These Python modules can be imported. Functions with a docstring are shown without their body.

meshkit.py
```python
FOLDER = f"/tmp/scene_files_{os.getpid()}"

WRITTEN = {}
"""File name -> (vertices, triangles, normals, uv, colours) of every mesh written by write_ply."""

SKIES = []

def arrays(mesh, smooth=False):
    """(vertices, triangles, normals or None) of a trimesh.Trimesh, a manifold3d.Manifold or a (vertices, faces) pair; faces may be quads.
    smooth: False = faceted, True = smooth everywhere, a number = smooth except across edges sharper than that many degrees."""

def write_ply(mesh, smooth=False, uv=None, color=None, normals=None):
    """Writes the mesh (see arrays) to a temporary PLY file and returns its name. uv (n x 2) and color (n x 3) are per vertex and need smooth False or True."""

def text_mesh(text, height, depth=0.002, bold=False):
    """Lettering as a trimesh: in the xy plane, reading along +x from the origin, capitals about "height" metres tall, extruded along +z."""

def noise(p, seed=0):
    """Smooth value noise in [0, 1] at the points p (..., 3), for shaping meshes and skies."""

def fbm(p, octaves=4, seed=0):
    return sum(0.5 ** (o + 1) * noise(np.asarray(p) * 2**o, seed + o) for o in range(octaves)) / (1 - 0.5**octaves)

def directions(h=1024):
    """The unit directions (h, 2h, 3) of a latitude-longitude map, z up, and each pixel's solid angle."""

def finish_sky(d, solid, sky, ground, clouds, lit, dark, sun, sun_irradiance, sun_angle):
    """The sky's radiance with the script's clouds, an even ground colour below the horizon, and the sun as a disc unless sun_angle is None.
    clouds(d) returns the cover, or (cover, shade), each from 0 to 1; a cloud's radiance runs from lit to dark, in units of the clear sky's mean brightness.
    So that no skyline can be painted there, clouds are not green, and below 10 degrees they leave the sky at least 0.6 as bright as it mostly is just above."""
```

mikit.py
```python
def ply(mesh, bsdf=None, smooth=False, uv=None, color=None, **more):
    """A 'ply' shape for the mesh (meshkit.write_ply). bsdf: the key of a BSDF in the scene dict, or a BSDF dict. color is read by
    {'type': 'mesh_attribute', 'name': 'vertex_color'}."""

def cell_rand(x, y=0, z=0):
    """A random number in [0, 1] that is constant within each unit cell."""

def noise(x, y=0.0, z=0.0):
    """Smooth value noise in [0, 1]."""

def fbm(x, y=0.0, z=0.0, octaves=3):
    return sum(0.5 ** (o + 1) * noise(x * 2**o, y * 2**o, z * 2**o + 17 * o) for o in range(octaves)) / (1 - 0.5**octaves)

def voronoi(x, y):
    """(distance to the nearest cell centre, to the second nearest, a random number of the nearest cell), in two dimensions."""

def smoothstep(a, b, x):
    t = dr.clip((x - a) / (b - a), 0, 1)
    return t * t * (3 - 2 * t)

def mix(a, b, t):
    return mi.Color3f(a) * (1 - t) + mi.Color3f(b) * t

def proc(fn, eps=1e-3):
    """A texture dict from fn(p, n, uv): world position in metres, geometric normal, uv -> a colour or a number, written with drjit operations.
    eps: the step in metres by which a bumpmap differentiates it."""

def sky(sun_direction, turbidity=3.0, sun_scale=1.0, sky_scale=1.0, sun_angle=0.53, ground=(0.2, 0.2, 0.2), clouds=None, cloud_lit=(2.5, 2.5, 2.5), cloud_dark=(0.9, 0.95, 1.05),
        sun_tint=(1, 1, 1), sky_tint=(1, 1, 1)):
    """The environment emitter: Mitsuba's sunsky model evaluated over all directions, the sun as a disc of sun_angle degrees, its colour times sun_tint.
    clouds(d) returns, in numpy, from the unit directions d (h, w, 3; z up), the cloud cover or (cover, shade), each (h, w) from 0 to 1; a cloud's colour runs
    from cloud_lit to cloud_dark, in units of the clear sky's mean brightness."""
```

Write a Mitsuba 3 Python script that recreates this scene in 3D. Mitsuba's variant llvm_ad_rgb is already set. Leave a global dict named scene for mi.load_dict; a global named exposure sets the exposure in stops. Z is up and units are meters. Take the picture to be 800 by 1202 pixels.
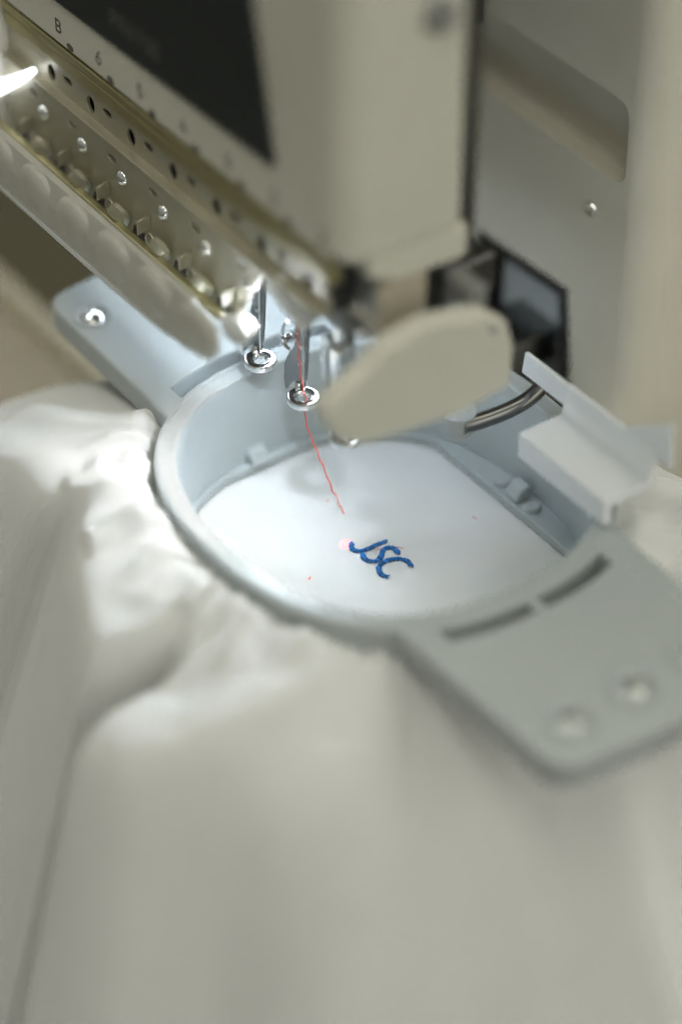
import math, random
import numpy as np, trimesh, shapely, manifold3d, mitsuba as mi, mikit, meshkit
from shapely.geometry import Polygon, LineString, Point, box as sbox
from mikit import proc, ply, fbm, noise, smoothstep, mix

MM = 0.001
T = mi.ScalarTransform4f
scene, labels = {}, {}
rng = np.random.default_rng(7)

# ------------------------------------------------------------------ camera, lights, exposure
exposure = 0.26
EYE = np.array([439.0, -312.0, 447.1]) * MM
scene['camera'] = {'type': 'thinlens', 'fov': 2 * math.degrees(math.atan(400 / 3300)), 'fov_axis': 'x', 'near_clip': 0.05, 'far_clip': 50.0,
                   'aperture_radius': 18.5 * MM, 'focus_distance': 683 * MM,
                   'to_world': T().look_at(origin=EYE.tolist(), target=[0, 0, 0], up=[0, 0, 1])}
ROOM = (0.20, 0.20, 0.175)            # dim bounce of the workshop
PANEL = (4.35, 4.24, 3.65)                 # unseen fill panels added overhead
LED = (10.4, 11.8, 13.2)                # cool work lights under the machine head
scene['room_bounce'] = {'type': 'constant', 'radiance': {'type': 'rgb', 'value': ROOM}}


# ------------------------------------------------------------------ materials
def rgb(c):
    return {'type': 'rgb', 'value': list(c)}


def plastic(name, c, rough=.4, spec=.5, tint=.06, grain=.00004, f=900.0, **kw):
    def col(p, n, uv, c=c):
        k = fbm(p.x * 38, p.y * 38, p.z * 38) - .5
        return mi.Color3f(*c) * (1 + tint * 2 * k)
    def bump(p, n, uv):
        return grain * noise(p.x * f, p.y * f, p.z * f)
    b = {'type': 'principled', 'base_color': proc(col), 'roughness': rough, 'specular': spec, **kw}
    if grain:
        b = {'type': 'bumpmap', 'arbitrary': proc(bump, eps=2e-4), 'bsdf': b, 'scale': 1.0}
    scene[name] = {'type': 'twosided', 'bsdf': b}


def metal(name, c, rough, tint=.1, f=300.):
    def col(p, n, uv, c=c):
        return mi.Color3f(*c) * (1 + tint * (fbm(p.x * f, p.y * f, p.z * f) - .5))
    def rg(p, n, uv):
        return rough * (.75 + .6 * fbm(p.x * 220, p.y * 220, p.z * 220))
    scene[name] = {'type': 'twosided', 'bsdf': {'type': 'principled', 'base_color': proc(col), 'metallic': 1.0, 'roughness': proc(rg), 'specular': .5}}


plastic('mat_hoop', (.385, .42, .425), .42, grain=.00002)
plastic('mat_beige', (.60, .59, .52), .5, tint=.05)
plastic('mat_body', (.68, .655, .57), .5, tint=.07)
plastic('mat_cream', (.66, .62, .50), .45)
plastic('mat_white', (.74, .77, .80), .35)
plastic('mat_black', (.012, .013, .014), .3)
plastic('mat_gap_shade', (.055, .055, .05), .5)  # dark tone for the shaded gap behind the head
plastic('mat_nameplate', (.016, .022, .026), .28, grain=.00001)
plastic('mat_label', (.10, .095, .08), .5, grain=0)
plastic('mat_faint', (.085, .085, .08), .5, grain=0)
plastic('mat_grey', (.20, .205, .20), .35)
plastic('mat_guard', (.47, .465, .42), .34, tint=.15)
plastic('mat_floor', (.10, .092, .055), .6, tint=.3, grain=0)
plastic('mat_bed', (.42, .375, .29), .5)
metal('mat_chrome', (.86, .87, .88), .10)
metal('mat_steel', (.235, .235, .23), .24)
metal('mat_dull', (.5, .53, .53), .3)
plastic('mat_guard_lit', (.62, .65, .65), .16, grain=0)  # paler guard plastic, its lit edges put into the colour
plastic('mat_plate', (.40, .38, .295), .33, spec=.8, tint=.25, grain=.00003, metallic=.5)
metal('mat_brass', (.50, .46, .27), .36)
scene['mat_blue'] = {'type': 'twosided', 'bsdf': {'type': 'principled', 'base_color': {'type': 'mesh_attribute', 'name': 'vertex_color'}, 'roughness': .42, 'sheen': .4, 'specular': .4}}
scene['mat_red'] = {'type': 'twosided', 'bsdf': {'type': 'principled', 'base_color': rgb((.92, .10, .06)), 'roughness': .5, 'sheen': .3}}
scene['mat_pink'] = {'type': 'twosided', 'bsdf': {'type': 'principled', 'base_color': rgb((.85, .38, .34)), 'roughness': .5}}
scene['mat_clear'] = {'type': 'roughdielectric', 'alpha': .12, 'int_ior': 1.45}


def cloth_col(p, n, uv):
    return mi.Color3f(.79, .795, .79) * (1 + .05 * (fbm(p.x * 60, p.y * 60, p.z * 60) - .5))


def weave(p, n, uv):
    w = 2 * math.pi / .00062
    import drjit as dr
    return   .00008 * (dr.sin(uv.x * w) + dr.sin(uv.y * w)) + .00010 * fbm(p.x * 260, p.y * 260, p.z * 260)


scene['mat_cloth'] = {'type': 'twosided', 'bsdf': {'type': 'bumpmap', 'arbitrary': proc(weave, eps=8e-5), 'scale': 1.0,
                      'bsdf': {'type': 'principled', 'base_color': proc(cloth_col), 'roughness': .75, 'sheen': .35, 'specular': .25}}}

# ------------------------------------------------------------------ helpers (all meshes in millimetres)
used = {}


def key_for(name, parent=None):
    k = (parent + '__' if parent else '') + name
    n = used.get(k, 0)
    used[k] = n + 1
    return k if n == 0 else f'{k}_{n:03d}'


def add(name, mesh, mat, parent=None, smooth=35, label=None, cat=None, group=None, kind=None, **kw):
    k = key_for(name, parent)
    if isinstance(mesh, (list, tuple)):
        mesh = trimesh.util.concatenate(mesh)
    m = mesh.copy()
    m.apply_scale(MM)
    scene[k] = ply(m, mat, smooth=smooth, **kw)
    tag(k, label, cat, group, kind)
    return k


def tag(k, label=None, cat=None, group=None, kind=None):
    d = {a: b for a, b in dict(label=label, category=cat, group=group, kind=kind).items() if b}
    if d:
        labels[k] = d


def thing(name, label, cat, group=None):
    k = key_for(name)
    tag(k, label, cat, group)
    return k


def ring_off(p, d):
    e = np.roll(p, -1, 0) - p
    e /= np.linalg.norm(e, axis=1, keepdims=True) + 1e-12
    n = np.stack([-e[:, 1], e[:, 0]], 1)
    m = n + np.roll(n, 1, 0)
    l = np.maximum((m * m).sum(1, keepdims=True), .35)
    return p + 2 * m / l * d


def prism(poly, z0, z1, b=.5, seg=3, bottom=True):
    """Extruded polygon (with holes) with rounded top and bottom edges."""
    poly = shapely.geometry.polygon.orient(poly, 1.0)
    rings = [np.array(r.coords)[:-1] for r in [poly.exterior, *poly.interiors]]
    rows = [(b * (1 - math.sin(a)), z0 + b * (1 - math.cos(a))) for a in np.linspace(0, math.pi / 2, seg + 1)] if bottom else [(0, z0)]
    rows += [(b * (1 - math.cos(a)), z1 - b + b * math.sin(a)) for a in np.linspace(0, math.pi / 2, seg + 1)]
    V, F, at = [], [], 0
    for r in rings:
        n = len(r)
        for d, z in rows:
            V.append(np.column_stack([ring_off(r, d) if d else r, np.full(n, z)]))
        i, j = np.meshgrid(np.arange(len(rows) - 1), np.arange(n), indexing='ij')
        a, c = at + i * n + j, at + i * n + (j + 1) % n
        F += [np.stack([a, c, c + n], -1).reshape(-1, 3), np.stack([a, c + n, a + n], -1).reshape(-1, 3)]
        at += n * len(rows)
    for (d, z), flip in ((rows[0], True), (rows[-1], False)):
        loops = [ring_off(r, d) if d else r for r in rings]
        v, f = np.vstack(loops), np.asarray(manifold3d.triangulate([np.ascontiguousarray(l) for l in rings])).astype(np.int64)
        V.append(np.column_stack([v, np.full(len(v), z)]))
        F.append((f[:, ::-1] if flip else f) + at)
        at += len(v)
    m = trimesh.Trimesh(np.vstack(V), np.vstack(F), process=False)
    m.merge_vertices(digits_vertex=5)
    return m


def along_x(m):            # (u,v,w) -> x=w, y=u, z=v
    m.vertices = m.vertices[:, [2, 0, 1]]
    return m


def along_y(m):            # (u,v,w) -> x=v, y=w, z=u
    m.vertices = m.vertices[:, [1, 2, 0]]
    return m


def rounded(pts, r, n=6):
    p = Polygon(pts)
    return p.buffer(-r, quad_segs=n).buffer(r, quad_segs=n)


def bx(x0, x1, y0, y1, z0, z1, b=.6):
    return prism(sbox(x0, y0, x1, y1).buffer(-1.15 * b).buffer(1.15 * b, quad_segs=3), z0, z1, b, 3)


def cyl(p0, p1, r0, r1=None, n=28, b=.25):
    """Round bar with chamfered ends."""
    r1 = r0 if r1 is None else r1
    p0, p1 = np.array(p0, float), np.array(p1, float)
    h = np.linalg.norm(p1 - p0)
    prof = [(0, 0), (r0 - b, 0), (r0 - b * .3, b * .3), (r0, b), (r1, h - b), (r1 - b * .3, h - b * .3), (r1 - b, h), (0, h)]
    m = trimesh.creation.revolve(np.array(prof), sections=n)
    m.apply_transform(trimesh.geometry.align_vectors([0, 0, 1], (p1 - p0) / h))
    m.apply_translation(p0)
    return m


def lathe(prof, c, axis=(0, 0, 1), n=36):
    m = trimesh.creation.revolve(np.array(prof, float), sections=n)
    m.merge_vertices()
    if m.volume < 0:
        m.invert()
    m.apply_transform(trimesh.geometry.align_vectors([0, 0, 1], np.array(axis, float) / np.linalg.norm(axis)))
    m.apply_translation(c)
    return m


def smooth_path(pts, n):
    from scipy.interpolate import CubicSpline
    pts = np.array(pts, float)
    s = np.r_[0, np.cumsum(np.linalg.norm(np.diff(pts, axis=0), axis=1))]
    return CubicSpline(s, pts)(np.linspace(0, s[-1], n))


def tube(path, r, sides=8):
    p = np.array(path, float)
    t = np.gradient(p, axis=0)
    t /= np.linalg.norm(t, axis=1, keepdims=True) + 1e-12
    a = np.cross(t[0], [0, 0, 1] if abs(t[0][2]) < .9 else [1, 0, 0])
    V, ang = [], np.arange(sides) * 2 * np.pi / sides
    r = np.broadcast_to(r, len(p))
    for q, d, rr in zip(p, t, r):
        a = a - d * (a @ d)
        a /= np.linalg.norm(a)
        c = np.cross(d, a)
        V.append(q + rr * (np.cos(ang)[:, None] * a + np.sin(ang)[:, None] * c))
    n = len(p)
    i, j = np.meshgrid(np.arange(n - 1), np.arange(sides), indexing='ij')
    A, B = i * sides + j, i * sides + (j + 1) % sides
    F = [np.stack([A, B, B + sides], -1).reshape(-1, 3), np.stack([A, B + sides, A + sides], -1).reshape(-1, 3)]
    k = np.arange(1, sides - 1)
    F += [np.stack([k * 0, k + 1, k], -1), np.stack([k * 0, k, k + 1], -1) + (n - 1) * sides]
    return trimesh.Trimesh(np.vstack(V), np.vstack(F), process=False)


def text(s, h, depth=.3, bold=False):
    m = meshkit.text_mesh(s, h, depth, bold)
    return m


# ------------------------------------------------------------------ unseen fill panels added for light, and ground
def panel(name, c, w, h, target, rad, label):
    k = key_for(name)
    c = np.array(c, float)
    scene[k] = {'type': 'rectangle', 'to_world': T().look_at(origin=(c * MM).tolist(), target=(np.array(target, float) * MM).tolist(), up=[0.01, 1, 0.02]) @ T().scale([w / 2 * MM, h / 2 * MM, 1]),
                'emitter': {'type': 'area', 'radiance': rgb(rad)}}
    tag(k, label, 'added light panel')


panel('overhead_fill', (-300, 900, 2000), 1200, 500, (-300, 900, 0), PANEL, 'warm white rectangular fill panel added above and behind the machine')
panel('overhead_fill', (900, -700, 2000), 1200, 500, (900, -700, 0), PANEL, 'warm white rectangular fill panel added overhead in front of the machine')
panel('overhead_fill', (-1100, -500, 2000), 500, 1200, (-1100, -500, 0), PANEL, 'warm white rectangular fill panel added overhead left of the machine')

panel('side_fill', (1700, 250, 800), 1500, 1500, (0, 0, 60), (1.5, 1.48, 1.3), 'large soft fill panel added to the right of the machine')  # unseen fill panel added for the right-facing sides and chrome contrast

add('workshop_floor', trimesh.creation.box(extents=(9000, 9000, 20), transform=trimesh.transformations.translation_matrix((0, 0, -800))), 'mat_floor', smooth=False, kind='structure')

# ------------------------------------------------------------------ embroidery hoop
HX, HY, HA, HB, HN, HG, HZ = 23.1, -3.9, 50.0, 44.8, 2.43, 5.3, 30.3


def supell(a, b, n=HN, N=240):
    t = np.linspace(0, 2 * np.pi, N, endpoint=False)
    c, s = np.cos(t), np.sin(t)
    return np.column_stack([HX + a * np.sign(c) * np.abs(c) ** (2 / n), HY + b * np.sign(s) * np.abs(s) ** (2 / n)])


def resample(p, N):
    q = np.vstack([p, p[:1]])
    s = np.r_[0, np.cumsum(np.linalg.norm(np.diff(q, axis=0), axis=1))]
    t = np.linspace(0, s[-1], N, endpoint=False)
    return np.column_stack([np.interp(t, s, q[:, k]) for k in (0, 1)])


IN = resample(supell(HA, HB, N=4000), 260)
OUT = Polygon(IN).buffer(HG, quad_segs=16)
OUT = Polygon(resample(np.array(OUT.exterior.coords)[:-1], 260))
INP = Polygon(IN)
hoop = thing('embroidery_hoop', 'pale blue grey plastic embroidery hoop clamping the white fabric under the needles', 'embroidery hoop')
wall = prism(Polygon(OUT.exterior.coords, [INP.exterior.coords]), 1.0, HZ, .9, 4)
add('rim', wall, 'mat_hoop', hoop)
OPEN = sbox(-24.6, -38.5, 69.6, 34.0).buffer(-9).buffer(9, quad_segs=10).intersection(INP.buffer(-1.2))
ledge = prism(Polygon(INP.buffer(.4).exterior.coords, [OPEN.exterior.coords]), .5, 3.2, .5, 3)
add('ledge', ledge, 'mat_hoop', hoop)
# fine parting ridge on top of the rim
mid = Polygon(resample(np.array(INP.buffer(3.9).exterior.coords)[:-1], 260))
mid2 = Polygon(resample(np.array(INP.buffer(4.3).exterior.coords)[:-1], 260))
add('parting_ridge', prism(Polygon(mid2.exterior.coords, [mid.exterior.coords]), HZ - .4, HZ + .12, .08, 1), 'mat_hoop', hoop)


def tab(sign):
    s = sign
    xe = HX + s * (104.5 if s > 0 else 108.5)
    pts = [(HX + s * 20, HY - 31.5), (xe - s * 2, HY - 30), (xe + s * 1.2, HY), (xe - s * 2, HY + 30), (HX + s * 20, HY + 31.5)]
    body = rounded(pts, 7, 8)
    body = body.difference(INP.buffer(HG - 1.8))
    body = body if body.geom_type == 'Polygon' else max(body.geoms, key=lambda g: g.area)
    slot = INP.buffer(HG + 4.8).difference(INP.buffer(HG + .5)).intersection(sbox(min(HX + s * 30, xe), HY - 23.5, max(HX + s * 30, xe), HY + 22.5))
    slot = slot.difference(sbox(-500, HY - 1.6, 500, HY + 1.2))
    body = body.difference(slot)
    body = body.simplify(.02)
    return body


for s, lab in ((-1, None), (1, None)):
    body = tab(s)
    k = add('tab', prism(body, HZ - 6.6, HZ + .25, .9, 4), 'mat_hoop', hoop,
            label='left tab of the hoop with a chrome screw' if s < 0 else 'right tab of the hoop with a row of recessed rivets')
    sx = HX + s * 92.4
    for j in (-1, 0, 1):
        c = (sx, HY + j * 17.6 - (6.2 if s < 0 else .4) * (1 if s < 0 else 1), HZ)
        if s < 0:
            ring = lathe([(2.6, .1), (4.6, .1), (4.9, .45), (4.7, .7), (4.2, .55), (3.9, .2), (2.6, .15)], c)
            head = lathe([(0, 1.7), (1.2, 1.65), (2.4, 1.25), (3.2, .7), (3.45, .2), (3.45, -.3), (0, -.3)], c)
            cross = trimesh.boolean.difference([head, trimesh.creation.box(extents=(4.2, .8, 1.4), transform=trimesh.transformations.rotation_matrix(.5, (0, 0, 1), point=(0, 0, 0))).apply_translation((c[0], c[1], c[2] + 1.7)),
                                               trimesh.creation.box(extents=(.8, 4.2, 1.4), transform=trimesh.transformations.rotation_matrix(.5, (0, 0, 1), point=(0, 0, 0))).apply_translation((c[0], c[1], c[2] + 1.7))])
            add('washer', ring, 'mat_hoop', k)
            add('screw', cross, 'mat_chrome', k)
        else:
            add('washer', lathe([(3.4, .1), (5.6, .1), (5.9, .5), (5.5, .95), (5.0, .85), (4.5, .3), (3.4, .28)], c), 'mat_hoop', k)
            add('rivet', lathe([(0, 1.0), (1.8, .95), (2.9, .7), (3.5, .3), (3.5, -.2), (0, -.2)], c), 'mat_dull', k)
    # worn raised moulding marks
    R = trimesh.transformations.rotation_matrix
    for j, (dx, dy, t) in enumerate(((64, -10, 0.0), (70, -3, .2), (76, 4, -.1), (66, 6, .3))):
        m = lathe([(1.1, 0), (1.45, .14), (1.7, .14), (2.0, 0)], (0, 0, 0), n=20)
        m.apply_scale((1.0, .62, 1)); m.apply_transform(R(t, (0, 0, 1)))
        m.apply_translation((HX + s * dx, HY + dy, HZ + .24))
        add('moulding_mark', m, 'mat_hoop', k)

# clip bumps and bosses on the ledge
for (cx, cy, a) in ((23.4, 37.0, 0.0), (-25.6, -7.5, math.pi / 2)):
    R = trimesh.transformations.rotation_matrix(a, (0, 0, 1))
    for dx in ((-6.2, 6.2) if a == 0 else ()):
        m = lathe([(0, 1.4), (1.6, 1.35), (2.0, 1.0), (2.1, 0), (0, 0)], (dx, 0, 3.1), n=24)
        m.apply_transform(R); m.apply_translation((cx, cy, 0))
        add('boss', m, 'mat_hoop', hoop)
    m = along_x(prism(rounded([(-2.2, 0), (2.4, 0), (2.4, 4.2), (-.4, 3.4), (-2.2, 1.2)], .6), -2.6, 2.6, .7))
    m.apply_transform(R); m.apply_translation((cx, cy, 3.1))
    add('clip', m, 'mat_hoop', hoop)

# ------------------------------------------------------------------ the white fabric
ROUT = resample(np.array(INP.buffer(HG - .3, quad_segs=16).exterior.coords)[:-1], 900)
NT = len(ROUT)
tan_ = np.roll(ROUT, -1, 0) - np.roll(ROUT, 1, 0)
tan_ /= np.linalg.norm(tan_, axis=1, keepdims=True)
if Polygon(ROUT).exterior.is_ccw:
    nrm = np.column_stack([tan_[:, 1], -tan_[:, 0]])
else:
    nrm = np.column_stack([-tan_[:, 1], tan_[:, 0]])
th = np.arctan2(ROUT[:, 1] - HY, ROUT[:, 0] - HX)


def rim_polar(p):
    """(angle index, distance) of points relative to the rim."""
    p = np.atleast_2d(p)
    ln = LineString(np.vstack([ROUT, ROUT[:1]]))
    out = []
    for q in p:
        i = np.argmin(((ROUT - q) ** 2).sum(1))
        out.append((th[i], np.linalg.norm(ROUT[i] - q)))
    return np.array(out)


def periodic(angle, ctrl):
    a = np.array([c[0] for c in ctrl]); v = np.array([c[1] for c in ctrl])
    o = np.argsort(a); a, v = a[o], v[o]
    from scipy.interpolate import PchipInterpolator
    A = np.r_[a - 2 * np.pi, a, a + 2 * np.pi]
    return PchipInterpolator(A, np.r_[v, v, v])(angle)


D2R = math.pi / 180
# where the fabric stops lying flat: (point on that edge, slope before it, slope after it, softness)
EDGE = [((-70, -66), .26, .9, 6), ((-48, -74), .16, 1.6, 4), ((-36, -73), .06, 2.4, 3), ((-20, -74), .0, 3.0, 2.0), ((-10.6, -69), -.04, 3.2, 1.8), ((3, -77.5), -.06, 3.0, 1.8), ((16, -84), -.05, 3.0, 1.8), ((30, -89), .0, 3.2, 1.8),
        ((37, -71), .10, 3.1, 2.0), ((42.5, -74), .25, 3.1, 2.0), ((49, -105), .36, 3.2, 2.0), ((57, -108), .38, 3.6, 2.5), ((65, -103), .38, 3.6, 3.0), ((71.5, -89), .36, 3.5, 4), ((78, -76), .40, 3.0, 6), ((87, -64), .46, 2.6, 8)]
pol = rim_polar([e[0] for e in EDGE])
rows = [(a, d, *e[1:]) for (a, d), e in zip(pol, EDGE)]
rows += [(-30 * D2R, 12, .8, 2.4, 6), (-12 * D2R, 10, .9, 2.2, 5), (4 * D2R, 12, .9, 1.7, 4), (20 * D2R, 24, .6, 3.0, 4), (34 * D2R, 40, .34, 1.3, 6), (60 * D2R, 20, .45, .8, 5), (90 * D2R, 5, .8, 2.2, 5), (140 * D2R, 6, .8, 2, 5), (-178 * D2R, 30, .45, 1.5, 6)]
rows.sort()
W, S1, S2, KK = (periodic(th, [(r[0], r[k]) for r in rows]) for k in (1, 2, 3, 4))
DM = periodic(th, [(-175 * D2R, 60), (-160 * D2R, 120), (-150 * D2R, 190), (-130 * D2R, 150), (-100 * D2R, 130), (-60 * D2R, 150), (-30 * D2R, 150), (-8 * D2R, 190), (3 * D2R, 180), (10 * D2R, 150), (16 * D2R, 70), (22 * D2R, 24), (30 * D2R, 110), (40 * D2R, 110), (60 * D2R, 40), (90 * D2R, 22), (140 * D2R, 20), (165 * D2R, 40)])
ang = lambda c, w: np.exp(-((np.angle(np.exp(1j * (th - c)))) / w) ** 4)
tabm = np.maximum(ang(0, .56), ang(math.pi, .56))
t = np.r_[np.linspace(0, .12, 46) , np.linspace(.12, 1, 150)[1:]]
Dg = t[None] * DM[:, None]
X = ROUT[:, :1] + nrm[:, :1] * Dg
Y = ROUT[:, 1:] + nrm[:, 1:] * Dg
kk = KK[:, None]
sp = kk * np.logaddexp(0, (Dg - W[:, None]) / kk) - kk * np.logaddexp(0, -W[:, None] / kk)
Z = (HZ - 2.2) - 8.5 * tabm[:, None] * np.exp(-Dg / 28) - 1.6 * np.exp(-(Dg / 5) ** 2) - S1[:, None] * Dg - (S2 - S1)[:, None] * sp
# small gathers where the fabric leaves the rim
ph = np.arange(NT) / NT * 2 * np.pi
ring_noise = lambda pitch, seed: meshkit.noise(np.stack([330 / (2 * np.pi) / pitch * np.cos(ph) + 40, 330 / (2 * np.pi) / pitch * np.sin(ph) + 40, ph * 0], -1), seed) - .5
g1, g2, g3, g4 = ring_noise(3.4, 3), ring_noise(11.0, 5), ring_noise(22.0, 8), ring_noise(4.6, 14)
left_side = .35 + .65 * np.clip(np.exp(-((np.angle(np.exp(1j * (th + 2.55)))) / .6) ** 2), 0, 1)     # most gathered on the left
Z -= (1.2 + 2.2 * left_side)[:, None] * np.exp(-(Dg / 3.0) ** 2)                                   # tucked down against the rim
tuck = np.clip(2.6 * (np.abs(2 * g4) - .12), 0, 1)
Z += (left_side * 3.4 * (tuck - .5))[:, None] * np.exp(-(Dg / 7) ** 2) + ((2.0 + 2.2 * left_side) * (1 - np.abs(2 * g1)) - 1.6)[:, None] * np.exp(-Dg / 9)
Z += (6.0 * (1 - np.abs(2 * g2)) - 3.4)[:, None] * np.exp(-Dg / 24) * np.minimum(1, Dg / 6) + 11 * g3[:, None] * np.minimum(1.6, Dg / 40)
Z += 1.6 * (meshkit.fbm(np.stack([X / 22, Y / 22, X * 0], -1), 3, 11) - .5) * np.minimum(1, Dg / 12)


def along(poly, X, Y):
    """Signed distance to a polyline (positive on its left), and the fraction along it."""
    poly = np.array(poly, float)
    best = np.full(X.shape, 1e9); sd = np.zeros(X.shape); fr = np.zeros(X.shape)
    L = np.r_[0, np.cumsum(np.linalg.norm(np.diff(poly, axis=0), axis=1))]
    for i in range(len(poly) - 1):
        a, b = poly[i], poly[i + 1]
        e = b - a; l = np.linalg.norm(e)
        u = np.clip(((X - a[0]) * e[0] + (Y - a[1]) * e[1]) / l ** 2, 0, 1)
        dx, dy = X - a[0] - u * e[0], Y - a[1] - u * e[1]
        d = np.hypot(dx, dy)
        cr = (e[0] * dy - e[1] * dx) / l
        m = d < best
        best = np.where(m, d, best); sd = np.where(m, np.where(cr >= 0, d, -d), sd); fr = np.where(m, (L[i] + u * l) / L[-1], fr)
    return sd, fr


def fold(poly, amp, left, right, taper=(.15, .1)):
    """A fold: raised along the line, falling off over 'left' and 'right' millimetres."""
    global Z
    sd, fr = along(poly, X, Y)
    sh = np.where(sd > 0, np.exp(-(np.maximum(sd, 0) / left) ** 2), np.exp(-(np.maximum(-sd, 0) / right) ** 2))
    tp = np.clip(fr / max(taper[0], 1e-3), 0, 1) * np.clip((1 - fr) / max(taper[1], 1e-3), 0, 1)
    Z = Z + amp * sh * (tp * tp * (3 - 2 * tp))


fold([(43, -80), (48, -92), (51, -104), (42, -113), (37, -127), (34, -150)], 8, 25, 3, (.25, 0.0))     # the long crease of the front drape
fold([(-62, -57), (-44, -52), (-33, -46), (-27, -38)], 3.5, 8, 5)
fold([(-20, -62), (-14, -56), (-8, -51)], 2.5, 6, 5, (.3, .3))
fold([(20, -56), (24, -66), (30, -78)], 2.5, 6, 9, (.3, .3))
fold([(52, -56), (58, -72), (63, -92)], 3.0, 7, 9, (.3, .4))
fold([(8, -57), (6, -66), (4, -76)], 2.6, 4, 5, (.3, .1))
fold([(-8, -56), (-12, -62), (-16, -70)], 2.2, 4, 5, (.3, .2))
fold([(30, -57), (33, -64), (36, -70)], 2.4, 5, 3, (.3, .2))
fold([(72, -60), (88, -84), (104, -112), (116, -140)], 7, 18, 12, (.3, 0))
fold([(84, -46), (110, -66), (150, -96)], 6, 16, 14, (.3, 0))
fold([(80, 36), (102, 48), (140, 66)], 6, 12, 9, (.2, .1))
fold([(70, 42), (84, 62), (100, 90)], 5, 9, 8, (.2, .1))
fold([(62, -50), (67, -66), (70, -84), (63, -105), (58, -112)], 4.2, 6, 9, (.3, .2))
fold([(61, -52), (58, -65), (51, -80), (46, -88)], -4.5, 6, 7, (.3, .3))
fold([(73, -40), (86, -44), (99, -51), (116, -60), (140, -72)], 8, 9, 22, (.35, 0))
fold([(76, -84), (86, -92), (98, -104), (112, -120)], -5.5, 11, 11, (.3, 0))
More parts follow.
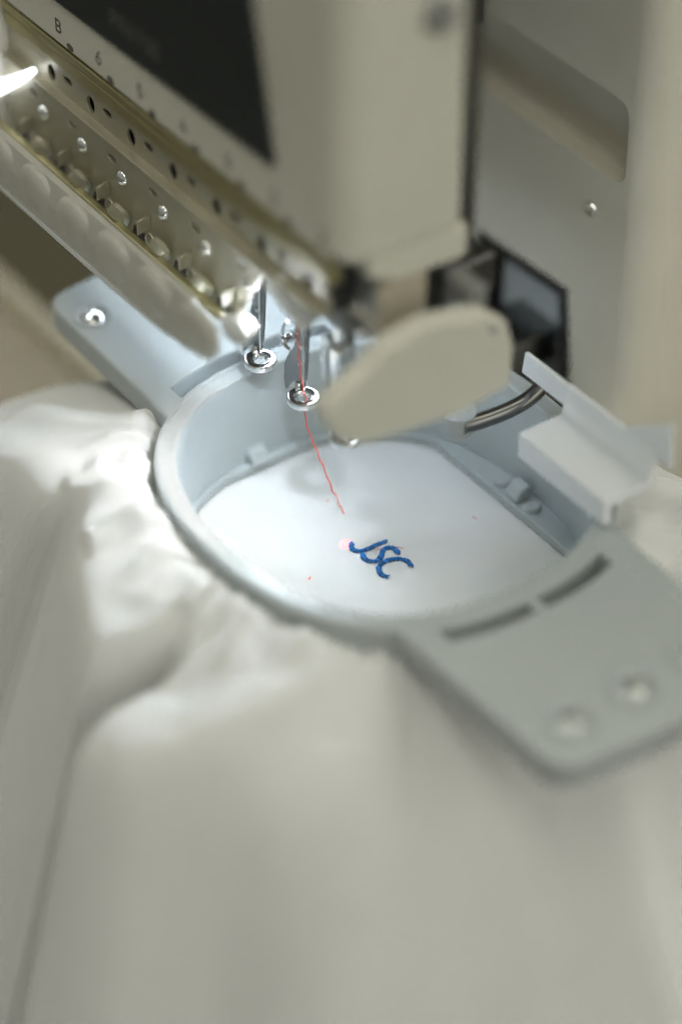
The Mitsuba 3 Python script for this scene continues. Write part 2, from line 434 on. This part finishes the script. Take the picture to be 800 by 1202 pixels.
# sharp little pleats pulled out from under the rim, closest on the left
prng = np.random.default_rng(21)
for a in np.r_[np.radians(np.linspace(-172, -112, 13)), np.radians(np.linspace(-106, -52, 9))]:
    q = np.argmin(np.abs(th - (a + prng.uniform(-.03, .03))))
    ln, bend = prng.uniform(9, 26), prng.uniform(-.5, .5)
    side = np.array([-nrm[q][1], nrm[q][0]])
    pts = [ROUT[q] + nrm[q] * (.3 + ln * f_) + side * bend * ln * f_ ** 2 * .6 for f_ in (0, .35, .7, 1.0)]
    sharp = prng.uniform(.7, 1.2), prng.uniform(2.6, 4.5)
    if prng.random() < .5:
        sharp = sharp[::-1]
    fold(pts, prng.uniform(1.6, 3.0), *sharp, (.12, .55))
Z = np.where(X < -30, -60 + 6 * np.logaddexp(0, (Z + 60) / 6), Z)
Z = np.maximum(Z, -260)
nt, nd = X.shape
i, j = np.meshgrid(np.arange(nt), np.arange(nd - 1), indexing='ij')
a, b = i * nd + j, ((i + 1) % nt) * nd + j
F = np.vstack([np.stack([a, a + 1, b + 1], -1).reshape(-1, 3), np.stack([a, b + 1, b], -1).reshape(-1, 3)])
V = np.stack([X, Y, Z], -1).reshape(-1, 3)
drape = trimesh.Trimesh(V, F, process=False)
if drape.face_normals[:, 2].mean() < 0:
    drape.invert()
fabric = thing('white_fabric', 'white cotton fabric stretched in the hoop and draped in soft folds around it', 'fabric')
add('drape', drape, 'mat_cloth', fabric, smooth=True, uv=np.column_stack([(X + Y).ravel() * .7071, (Y - X).ravel() * .7071]) * MM)
gx, gy = np.meshgrid(np.linspace(-30, 76, 90), np.linspace(-52, 44, 80), indexing='ij')
gz = .12 * (meshkit.fbm(np.stack([gx / 16, gy / 22, gx * 0], -1), 3, 4) - .5) + .15
n0, n1 = gx.shape
i, j = np.meshgrid(np.arange(n0 - 1), np.arange(n1 - 1), indexing='ij')
a = i * n1 + j
panel_m = trimesh.Trimesh(np.stack([gx, gy, gz], -1).reshape(-1, 3), np.vstack([np.stack([a, a + n1, a + n1 + 1], -1).reshape(-1, 3), np.stack([a, a + n1 + 1, a + 1], -1).reshape(-1, 3)]), process=False)
add('hooped_panel', panel_m, 'mat_cloth', fabric, smooth=True, uv=np.column_stack([gx.ravel(), gy.ravel()]) * MM)

# stitched letters
GLY = {'J': [(11.9, -5.0), (12.5, -5.8), (13.8, -6.2), (15.1, -5.7), (15.6, -4.3), (15.8, -1.1), (16.1, 2.4)],
       'S': [(16.8, -5.2), (18.3, -6.0), (20.0, -5.3), (20.6, -3.6), (19.6, -1.8), (18.3, -.3), (18.2, 1.3), (19.6, 2.2), (21.4, 1.6)],
       'C': [(27.1, -5.2), (25.7, -6.0), (23.9, -5.7), (22.6, -4.6), (22.0, -2.6), (22.4, -.5), (23.4, 1.2), (25.1, 2.0), (27.2, 1.5)]}
for ch, pts in GLY.items():
    P = smooth_path(pts, 400)
    L = np.r_[0, np.cumsum(np.linalg.norm(np.diff(P, axis=0), axis=1))]
    N = int(L[-1] / .22)
    Q = np.column_stack([np.interp(np.linspace(0, L[-1], N), L, P[:, k]) for k in (0, 1)])
    tg = np.gradient(Q, axis=0); tg /= np.linalg.norm(tg, axis=1, keepdims=True)
    nn = np.column_stack([-tg[:, 1], tg[:, 0]])
    parts, cols = [], []
    for q in range(N):
        hw = .64 + rng.uniform(-.2, .2)
        sk = rng.uniform(-.22, .22)
        u = np.linspace(-1, 1, 7)
        path = np.column_stack([Q[q] + nn[q] * x * hw + tg[q] * x * (.16 + sk) for x in u]).T
        path = np.column_stack([path, .18 + (.55 + rng.uniform(-.06, .12)) * np.sqrt(np.maximum(0, 1 - (u * .97) ** 2))])
        m = tube(path, .135 * (1 - .35 * np.abs(u) ** 3), 6)
        parts.append(m)
        f = rng.uniform(.3, 1.7)
        cols.append(np.tile(np.array([.010, .15, .46]) * f + rng.uniform(0, .012), (len(m.vertices), 1)))
    add('stitched_letter', trimesh.util.concatenate(parts), 'mat_blue', fabric, smooth=True, color=np.vstack(cols), label=f'blue satin stitched letter {ch}')

# ------------------------------------------------------------------ embroidery machine
mac = thing('embroidery_machine', 'beige multi needle embroidery machine with a black nameplate and chrome presser feet', 'embroidery machine')
PX = [12.2 - 18.5 * k for k in range(8)]            # needle positions, first on the right
# head: front face y=-21, right face x=30, rounded corner between
hp = Polygon([(-128, -21), (30, -21), (30, 15), (-128, 15)])
head = prism(hp.buffer(-8).buffer(8, quad_segs=14), 97.2, 240, 2.2, 5)
add('needle_case_cover', head, 'mat_beige', mac)
add('side_knob', lathe([(0, 3.2), (2.6, 3.0), (3.8, 2.0), (4.2, 0), (4.2, -.5), (0, -.5)], (30, 3.5, 153.5), (1, 0, 0), 28), 'mat_grey', mac)
add('head_side_skirt', along_x(prism(rounded([(-13, 92), (-6, 88.5), (14.4, 87.6), (14.4, 97), (-13, 97)], 2), -20, 29.2, 1.2)), 'mat_beige', mac)
add('head_gap_strip', bx(-128, 26, 15.4, 19, 84, 240, 1), 'mat_gap_shade', mac)  # dark strip added for the shade in the gap behind
add('head_slide', bx(-128, -45, 19.2, 76, 92, 240, 1), 'mat_black', mac)
# nameplate with faint lettering
npl = Polygon([(z, x) for z, x in ((111.6, 5.2), (150, -2.5), (215, -12), (215, -118), (110.2, -118))])
npk = add('nameplate', along_y(prism(npl.buffer(-1.2).buffer(1.2, quad_segs=4), -21.9, -20.8, .3)), 'mat_nameplate', mac, label='black nameplate panel with faint grey lettering')


def front_text(s, h, x, z, y, mat, parent, name='lettering', bold=False, depth=.12):
    m = text(s, h, depth, bold)
    m.vertices = np.column_stack([m.vertices[:, 0] + x, y - m.vertices[:, 2], m.vertices[:, 1] + z])
    return add(name, m, mat, parent, smooth=False)


front_text('PR670E', 4.2, -62, 116.6, -21.85, 'mat_faint', npk)
# number strip
for k in range(7):
    front_text('123456B'[k], 3.6, PX[k] - 1.4 + 1.5 * 0 + (10 if k == 6 else 10) * 1.0, 101.4, -20.98, 'mat_label', mac, 'number_mark', bold=True, depth=.08)
    m = lathe([(0, .25), (.9, .25), (1.3, 0)], (0, 0, 0), (0, -1, 0), 16)
    m.apply_scale((1.3, 1, .8)); m.apply_translation((PX[k] + 15.4, -20.98, 99.6))
    add('needle_icon', m, 'mat_label', mac)
# brass channel under the cover
add('channel_rail', along_x(prism(rounded([(-20.6, 94.6), (-17.5, 94.6), (-17.5, 96.9), (-20.6, 96.9)], .4), -118, 24, .3)), 'mat_brass', mac, label='brass coloured upper channel rail')
add('channel_rail', along_x(prism(rounded([(-20.2, 90.2), (-16.5, 90.2), (-16.5, 93.9), (-20.2, 93.9)], .5), -118, 24, .3)), 'mat_brass', mac, label='brass coloured lower channel rail')
# guide plates


def plate_holes(y0, y1, z0, z1, holes, mat, parent, name, cut=0):
    pg = Polygon([(z0, -118), (z1, -118), (z1, 22), (z0 + cut * 21, 22 - cut * 24), (z0, 22 - cut * 36)])
    for (x, z, rz, rx) in holes:
        e = shapely.affinity.scale(Point(z, x).buffer(1, quad_segs=8), rz, rx)
        pg = pg.difference(e)
    return add(name, along_y(prism(pg, y0, y1, .15, 2)), mat, parent)


hA = []
for k in range(7):
    hA += [(PX[k] + 1.5, 85.2, 2.3, 1.8), (PX[k] + 9.3, 86.6, 1.0, 2.0)]
plate_holes(-19.0, -18.0, 80.5, 91, hA, 'mat_plate', mac, 'upper_guide_plate')
hB = []
for k in range(1, 7):
    hB += [(PX[k] + 13.4 - 18.5 + .0, 76.6, 1.05, 2.0), (PX[k] - .8, 73.2, 1.9, 2.1)]
plate_holes(-20.8, -19.6, 58, 81.2, hB, 'mat_plate', mac, 'lower_guide_plate', 1)
add('plate_ridge', along_x(prism(rounded([(-21.5, 80.4), (-18.6, 80.4), (-18.6, 81.8), (-21.5, 81.6)], .3), -118, 19, .2)), 'mat_plate', mac)
add('case_core', bx(-118, 20, -17.2, -10.5, 79, 97, .5), 'mat_black', mac)
for k in range(1, 7):
    x = PX[k] - .8
    add('guide_rivet', lathe([(0, 1.2), (.9, 1.1), (1.6, .65), (2.0, 0), (2.0, -.6), (0, -.6)], (x, -20.7, 73.2), (0, -1, .25)), 'mat_chrome', mac)
    # folded tab, raised disc and round boss beneath each rivet
    add('guide_tab', along_x(prism(Polygon([(-20.8, 65.4), (-20.8, 69.2), (-24.6, 68.6), (-24.6, 64.8)]), x - 6.5, x - 5.9, .15)), 'mat_plate', mac)
    add('guide_disc', lathe([(0, .1), (1.5, .1), (1.7, .4), (2.0, .4), (2.2, 0), (0, 0)], (x - 6.5, -20.8, 61.6), (0, -1, .1)), 'mat_plate', mac)
    add('shade_wedge', along_y(prism(Polygon([(58.5, x - 15), (62.4, x - 13.5), (62.0, x - 8.4), (60, x - 9)]), -21.1, -20.6, .1)), 'mat_black', mac)  # black wedge stands in for a shadow beside the tab
    add('needle_boss', cyl((x + .4, -20.6, 64.2), (x + .4, -24.0, 62.2), 3.5, 3.2, b=1.5), 'mat_plate', mac)
add('lower_rail', along_x(prism(rounded([(-25.8, 61.3), (-23.4, 61.3), (-23.4, 63.4), (-25.8, 63.4)], .6), -122, -13, .3)), 'mat_brass', mac, label='thin brass coloured lower rail')
# scalloped needle guard: a cover that stands 25 mm out in front of the needle case
OUTW = lambda m, k=25 / 690: (m.apply_transform(np.block([[np.eye(3) * (1 - k), (np.array([[439.], [-312.], [447.1]]) * k)], [np.zeros((1, 3)), np.ones((1, 1))]])), m)[1]
gp = [(-24.2, 61.2), (-26.2, 61.2), (-28.0, 55), (-28.4, 48.5), (-27.6, 46.8), (-26.4, 46.8), (-26.0, 54)]
add('needle_guard', OUTW(along_x(prism(rounded(gp, .3), -150, -24, .4))), 'mat_guard', mac)
for k in range(6):
    x = PX[k] - 42
    m = trimesh.creation.icosphere(subdivisions=3)
    m.vertices = np.sign(m.vertices) * np.abs(m.vertices) ** .85 * [7.8, 2.7, 6.6]
    m.apply_translation((x + 9, -26.6, 54.6))
    add('guard_lobe', OUTW(m), 'mat_guard', mac)
add('guard_lip', OUTW(tube(smooth_path([(-150, -27.2, 46.2), (-80, -27.2, 46.2), (-42, -27.0, 46.4), (-31, -26, 46.8), (-25, -23.5, 47.6)], 60), 1.1, 10)), 'mat_guard_lit', mac, label='rounded lip along the needle guard bottom with its lit edge painted pale')  # pale colour carries the light on the bottom edge
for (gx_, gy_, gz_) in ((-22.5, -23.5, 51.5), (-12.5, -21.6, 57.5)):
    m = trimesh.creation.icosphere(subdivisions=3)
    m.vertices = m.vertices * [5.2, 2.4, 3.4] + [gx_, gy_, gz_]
    add('guard_highlight', OUTW(m), 'mat_guard_lit', mac, smooth=True)  # pale lobes added as the bright highlights around the guard end
# left end bracket, and a lever bar given its own glow
add('end_bracket', bx(-128, -119, -30, 10, 52, 96.8, 1.5), 'mat_beige', mac)
add('end_lever', tube(smooth_path([(-124, -26, 69), (-114, -24, 75), (-106, -22.5, 81), (-101, -22, 85)], 24), np.linspace(2.6, 1.0, 24), 14), None, mac, label='tapered white bar with an added glow at the left end of the needle case', emitter={'type': 'area', 'radiance': rgb((2.2, 2.3, 2.4))})


# presser feet
def presser_foot(x, y, z, low=True, front=True):
    k = key_for('presser_foot', mac)
    # ring with a bright rounded edge
    ring = lathe([(1.75, .1), (2.0, -.1), (2.2, .35), (3.1, .65), (3.8, .6), (4.1, .25), (4.1, -.9), (3.9, -1.25), (3.4, -1.45), (2.3, -1.3), (1.75, -.9), (1.75, .1)], (x, y, z), n=48)
    scene[k] = ply(trimesh.Trimesh(ring.vertices * MM, ring.faces, process=False), 'mat_chrome', smooth=40)
    labels[k] = {}
    # shank plate, bent from sheet steel
    prof = Polygon([(z + 30, x - 5.2), (z + 30, x + .9), (z + 21, x + .9), (z + 12, x + .2), (z + 4, x - .6), (z + .6, x - 1.6), (z + .4, x - 3.4), (z + 1.6, x - 5.2), (z - 1.6, x - 8.0), (z - 4.4 + 1, x - 9.0), (z - .5, x - 9.9), (z + 4.5, x - 9.4), (z + 8.5, x - 7.6), (z + 11.5, x - 5.4), (z + 15, x - 4.8), (z + 21, x - 4.9)])
    prof = prof.buffer(.35, quad_segs=5).buffer(-.35)
    add('shank', along_y(prism(prof, y + .9, y + 1.7, .22, 3)), 'mat_steel', k)
    add('bridge', tube(smooth_path([(x - 3.6, y + 1.0, z + 1.8), (x - 3.2, y + .6, z + .9), (x - 2.7, y + .3, z + .3)], 8), .8, 10), 'mat_chrome', k)
    add('stud', lathe([(0, .9), (.5, .8), (.8, .3), (.8, -.2), (0, -.2)], (x - 1.7, y + .9, z + 14.0), (0, -1, 0), 20), 'mat_chrome', k)
    add('stud', lathe([(0, .5), (.3, .45), (.45, .2), (.45, -.2), (0, -.2)], (x - 2.6, y + .9, z + 8.0), (0, -1, 0), 16), 'mat_chrome', k)
    add('clamp_clip', tube(smooth_path([(x - 6.2, y - .2, z + 19), (x - 7.2, y - .6, z + 17), (x - 7.0, y - .8, z + 12.5), (x - 5.4, y - .2, z + 11.2)], 22), .42, 8), 'mat_chrome', k)
    add('clamp_screw', cyl((x - 6.6, y - 1.8, z + 13.8), (x - 6.6, y + 1, z + 14.2), 1.0, b=.3), 'mat_chrome', k)
    add('needle', tube(np.array([(x, y, z + 30), (x, y, z + 6), (x, y, z + 2.5), (x, y, z + .2)]), [.25, .24, .22, .07], 12), 'mat_chrome', k)
    return k


ZR = 34.9
for kx in (1, 2):
    presser_foot(PX[kx], -6.6, ZR)
# the working needle on the right: its clamp hangs lower
x = 12.0
k = presser_foot(x, -7.0, ZR)
add('needle_clamp', lathe([(0, 0), (1.4, 0), (1.9, 1.2), (2.5, 5), (2.75, 11), (2.75, 15.5), (2.3, 16.6), (1.6, 17), (1.6, 24), (0, 24)], (x, -8.7, ZR + 12)), 'mat_chrome', k)
add('clamp_lever', tube(smooth_path([(x - 4.2, -9.2, ZR + 28), (x - 5, -9.4, ZR + 22), (x - 4.2, -9.6, ZR + 15), (x - 3.2, -9.6, ZR + 11), (x - 4.4, -9.6, ZR + 7)], 30), np.linspace(1.1, .5, 30), 10), 'mat_chrome', k)
for (bx_, by_, bz_, r) in ((3.5, -10, 71, 2.4), (7.5, -11, 74, 2.0), (15.0, -10, 81, 1.6), (10.5, -12, 78, 1.5), (2.5, -12, 75.5, 1.3), (20.5, -9, 70.8, 1.7)):
    add('case_screw', lathe([(0, 1.1), (r * .5, 1.0), (r * .85, .6), (r, 0), (r, -4), (0, -4)], (bx_, by_, bz_), (.35, -.8, .3), 24), 'mat_chrome', mac)
add('clamp_block', bx(-2, 16, -10.4, -4, 68, 80, .8), 'mat_grey', mac)
add('thread_hose', tube(smooth_path([(14, -4, 66), (19, -3, 67), (23, 0, 64), (24, 3, 58), (23.6, 6, 50)], 30), 1.0, 12), 'mat_cream', mac, label='cream curved plastic tube behind the needle clamp')

# parts under the head
add('head_underside', bx(-118, 27, -10, 14, 80, 88, 1), 'mat_grey', mac)
add('threader_mount', bx(6, 28.5, -9.5, 4, 74, 87.8, 1.2), 'mat_bed', mac)  # brown here is beige with its shade put into the colour
add('mount_joint', bx(20, 28.2, 4.3, 8.5, 72, 87.8, .6), 'mat_black', mac)
add('mount_bracket', bx(16, 27.6, 8.8, 24, 74, 84, .8), 'mat_steel', mac)
# threader cover: bevelled wedge
SH = 31.0          # it hangs out from the right side of the head
sc = 1 - SH / 654
tp = [(-21.8, 55.2), (-17.6, 58.6), (-9, 62.6), (-3, 67.0), (8.1, 68.6), (25.0, 64.4), (31.6, 58.8), (33.8, 51), (33.8, 44.9), (33.0, 38.9), (17.8, 37), (-9.7, 40.6), (-15.2, 43.7), (-19.8, 49)]
tp = [(-311.99 + (a + 311.99) * sc, 447.14 + (b - 447.14) * sc) for a, b in tp]
XC = 439.01 + (24 - 439.01) * sc
add('threader_cover', along_x(prism(rounded(tp, 2.4, 8), XC - 6, XC, 2.0, 5)), 'mat_beige', mac, label='beige wedge shaped needle threader cover')
add('cover_screw', lathe([(0, .9), (.9, .8), (1.3, .3), (1.3, -.3), (0, -.3)], (XC - .2, tp[5][0] + 1.5, tp[5][1] - 5), (1, 0, 0), 20), 'mat_chrome', mac)
add('threader_hinge', bx(28, 39, 8, 13, 80, 86, 1), 'mat_grey', mac)
# curved chrome finger and dome under the cover
fp = smooth_path([(24.5, 18, 34.5), (25.3, 25, 34.2), (26, 32, 34.6), (25.8, 38, 35.4), (24.8, 42.5, 37)], 40)
add('curved_finger', tube(fp, 2.0, 14), 'mat_steel', mac)
add('cover_foot', lathe([(0, -4.6), (1.8, -4.4), (3.4, -3.4), (4.4, -1.6), (4.7, .6), (4.5, 3.4), (0, 3.6)], (21.2, 19.2, 33.4)), 'mat_hoop', mac)

# white bracket over the back of the hoop
bp = [(24.3, 31.8), (24.3, 38.4), (37.0, 38.4), (38.2, 46.2), (39.4, 46.2), (38.4, 36.6), (26.0, 36.6), (26.0, 31.8)]
br = along_x(prism(Polygon(bp).buffer(.25, quad_segs=3), 38.3, 70.2, .35))
add('hoop_bracket', br, 'mat_white', mac, label='white folded bracket above the back of the hoop')
add('bracket_arm', along_x(prism(rounded([(37.6, 40.5), (38.3, 46.2), (39.5, 46.2), (39.5, 40.5)], .3), 22, 38.2, .3)), 'mat_white', mac)
ear = Polygon([(46.0, 58.0), (44.5, 75.5), (57.5, 74.5)])
add('bracket_ear', along_y(prism(rounded(list(ear.exterior.coords)[:-1], .6), 38.3, 39.5, .35)), 'mat_white', mac)

# rear body with the arm opening
opening = Polygon([(-22, -49.5), (26, -49.5), (28, -12), (5, -9.2), (-22, -8.5)])
plan = Polygon([(-330, 80), (16.5, 80), (16.5, 258), (-330, 258)])
solid = prism(plan.buffer(-9).buffer(9, quad_segs=10), -140, 260, 3, 4)
groove = bx(-400, 7, 60, 90, 69.2, 92.5, 4)
groove.vertices[:, 2] += np.where(groove.vertices[:, 2] < 80, (80 - groove.vertices[:, 1]) * .28, (groove.vertices[:, 1] - 80) * -.1)
hole = along_y(prism(opening.buffer(.3), 70, 92, .1))
under = bx(-400, -75, 60, 300, -200, -8, 4)
add('body', trimesh.boolean.difference([solid, groove, hole, under]), 'mat_body', mac, label='tall beige rear body with a groove and a dark framed opening')
fr = Polygon(opening.buffer(-.2).exterior.coords, [opening.buffer(-2.6, join_style=2).exterior.coords])
add('opening_gasket', along_y(prism(fr, 78.9, 88, .5)), 'mat_black', mac)
add('opening_back', bx(-50, -8, 91.4, 92, -22, 28, .1), 'mat_grey', mac)
add('opening_slide', bx(-42, -13.5, 83, 90.8, 3, 22, 1), 'mat_hoop', mac)
add('opening_block', bx(-34, -17, 60, 83, 2, 12, 1), 'mat_steel', mac)
add('cylinder_arm', along_y(prism(rounded([(-16, 2), (-1.2, 2), (-1.2, 30), (-16, 30)], 4), -40, 80, 2)), 'mat_beige', mac)
add('body_screw', lathe([(0, 1.0), (1.6, .8), (2.0, .2), (2.0, -.3), (0, -.3)], (-4.8, 80, 57), (0, -1, 0), 24), 'mat_chrome', mac)
# bed rail to the left, under the draped fabric
add('bed_rail', bx(-420, -60, -70, 0, -75, -36, 3), 'mat_bed', mac)
add('bed_rail_lip', bx(-420, -60, .4, 4.6, -60, -30, 1), 'mat_cream', mac)

# work lights under the head
def work_light(c, normal, w, h, rad, label):
    n = np.array(normal, float) / np.linalg.norm(normal)
    M = trimesh.geometry.align_vectors([0, 0, 1], n)
    f = trimesh.util.concatenate([prism(Polygon(sbox(-w / 2 - 1.4, -h / 2 - 1.4, w / 2 + 1.4, h / 2 + 1.4).buffer(.3).exterior.coords, [sbox(-w / 2 - .2, -h / 2 - .2, w / 2 + .2, h / 2 + .2).exterior.coords]), -3.5, 1.9, .3), bx(-w / 2 - .1, w / 2 + .1, -h / 2 - .1, h / 2 + .1, -3.4, -.6, .2)])
    f.apply_transform(M); f.apply_translation(c)
    k = add('work_light', f, 'mat_white', mac, label=label)
    m = bx(-w / 2, w / 2, -h / 2, h / 2, -.5, .1, .1)
    m.apply_transform(M); m.apply_translation(c)
    add('led', m, None, k, emitter={'type': 'area', 'radiance': rgb(rad)})


work_light((-67, 11, 62), (0, 0, -1), 90, 10, [v * .75 for v in LED], 'long cool white light strip under the needle case')
work_light((-2, 12, 69), (0, 0, -1), 24, 12, [v * .8 for v in LED], 'short cool white light strip under the machine head')
work_light((3.5, -17, 74), (-.28, -.78, -.55), 10, 8, [v * 29 for v in LED], 'small tilted cool white light beside the needles')

# ------------------------------------------------------------------ threads and lint
zr = ZR
red = smooth_path([(-6.2, -8.4, 62), (-6.0, -8.3, 54), (-5.7, -8.1, 46), (-4.9, -7.9, 40), (-4.0, -7.4, 36.4), (-4.6, -7.0, 35.3), (-4.2, -7.6, 34.2), (-3.8, -8.0, 32), (-2.6, -7.0, 25), (-1.4, -5.0, 17.5), (.3, -2.9, 9), (.9, -1.2, 4), (1.3, -.2, .5)], 220)
red += .2 * np.stack([np.sin(np.arange(220) * .35 + q) * meshkit.noise(np.stack([np.arange(220) / 9., np.full(220, q * 7.), np.zeros(220)], -1), 2) for q in range(3)], -1)
add('red_thread', tube(red, .165, 6), 'mat_red', smooth=True, label='red sewing thread hanging from the needle down to the fabric', cat='thread')
pk = smooth_path([(17.0, -1.9, .32), (17.5, .2, .32), (18.4, 2.2, .3), (20.6, 4.2, .3)], 30)
add('pink_thread', tube(pk, .11, 5), 'mat_pink', smooth=True, label='short pale pink thread end lying behind the stitched letters', cat='thread')
for (x, y, ln, lab) in ((-5.2, -.5, .9, 'pale red speck of lint nearest the end of the hanging thread'), (16.4, -21.0, 1.0, 'red speck of lint near the front of the hoop'), (21.3, 25.4, .8, 'pale red speck of lint near the back ledge of the hoop')):
    a = rng.uniform(0, 3)
    add('lint_speck', tube(smooth_path([(x - ln / 2 * math.cos(a), y - ln / 2 * math.sin(a), .25), (x, y + .1, .38), (x + ln / 2 * math.cos(a), y + ln / 2 * math.sin(a), .25)], 9), .16, 5), 'mat_red' if y < -10 else 'mat_pink', smooth=True, label=lab, cat='lint', group='specks of red lint on the fabric')
# laser pointer: a real narrow red beam from under the head
scene['pointer_beam'] = {'type': 'spot', 'to_world': T().look_at(origin=[4 * MM, 12 * MM, 66 * MM], target=[11.0 * MM, -6.2 * MM, 0.2 * MM], up=[0, 1, .1]), 'cutoff_angle': 1.6, 'beam_width': .3, 'intensity': rgb((.07, .0005, .001))}
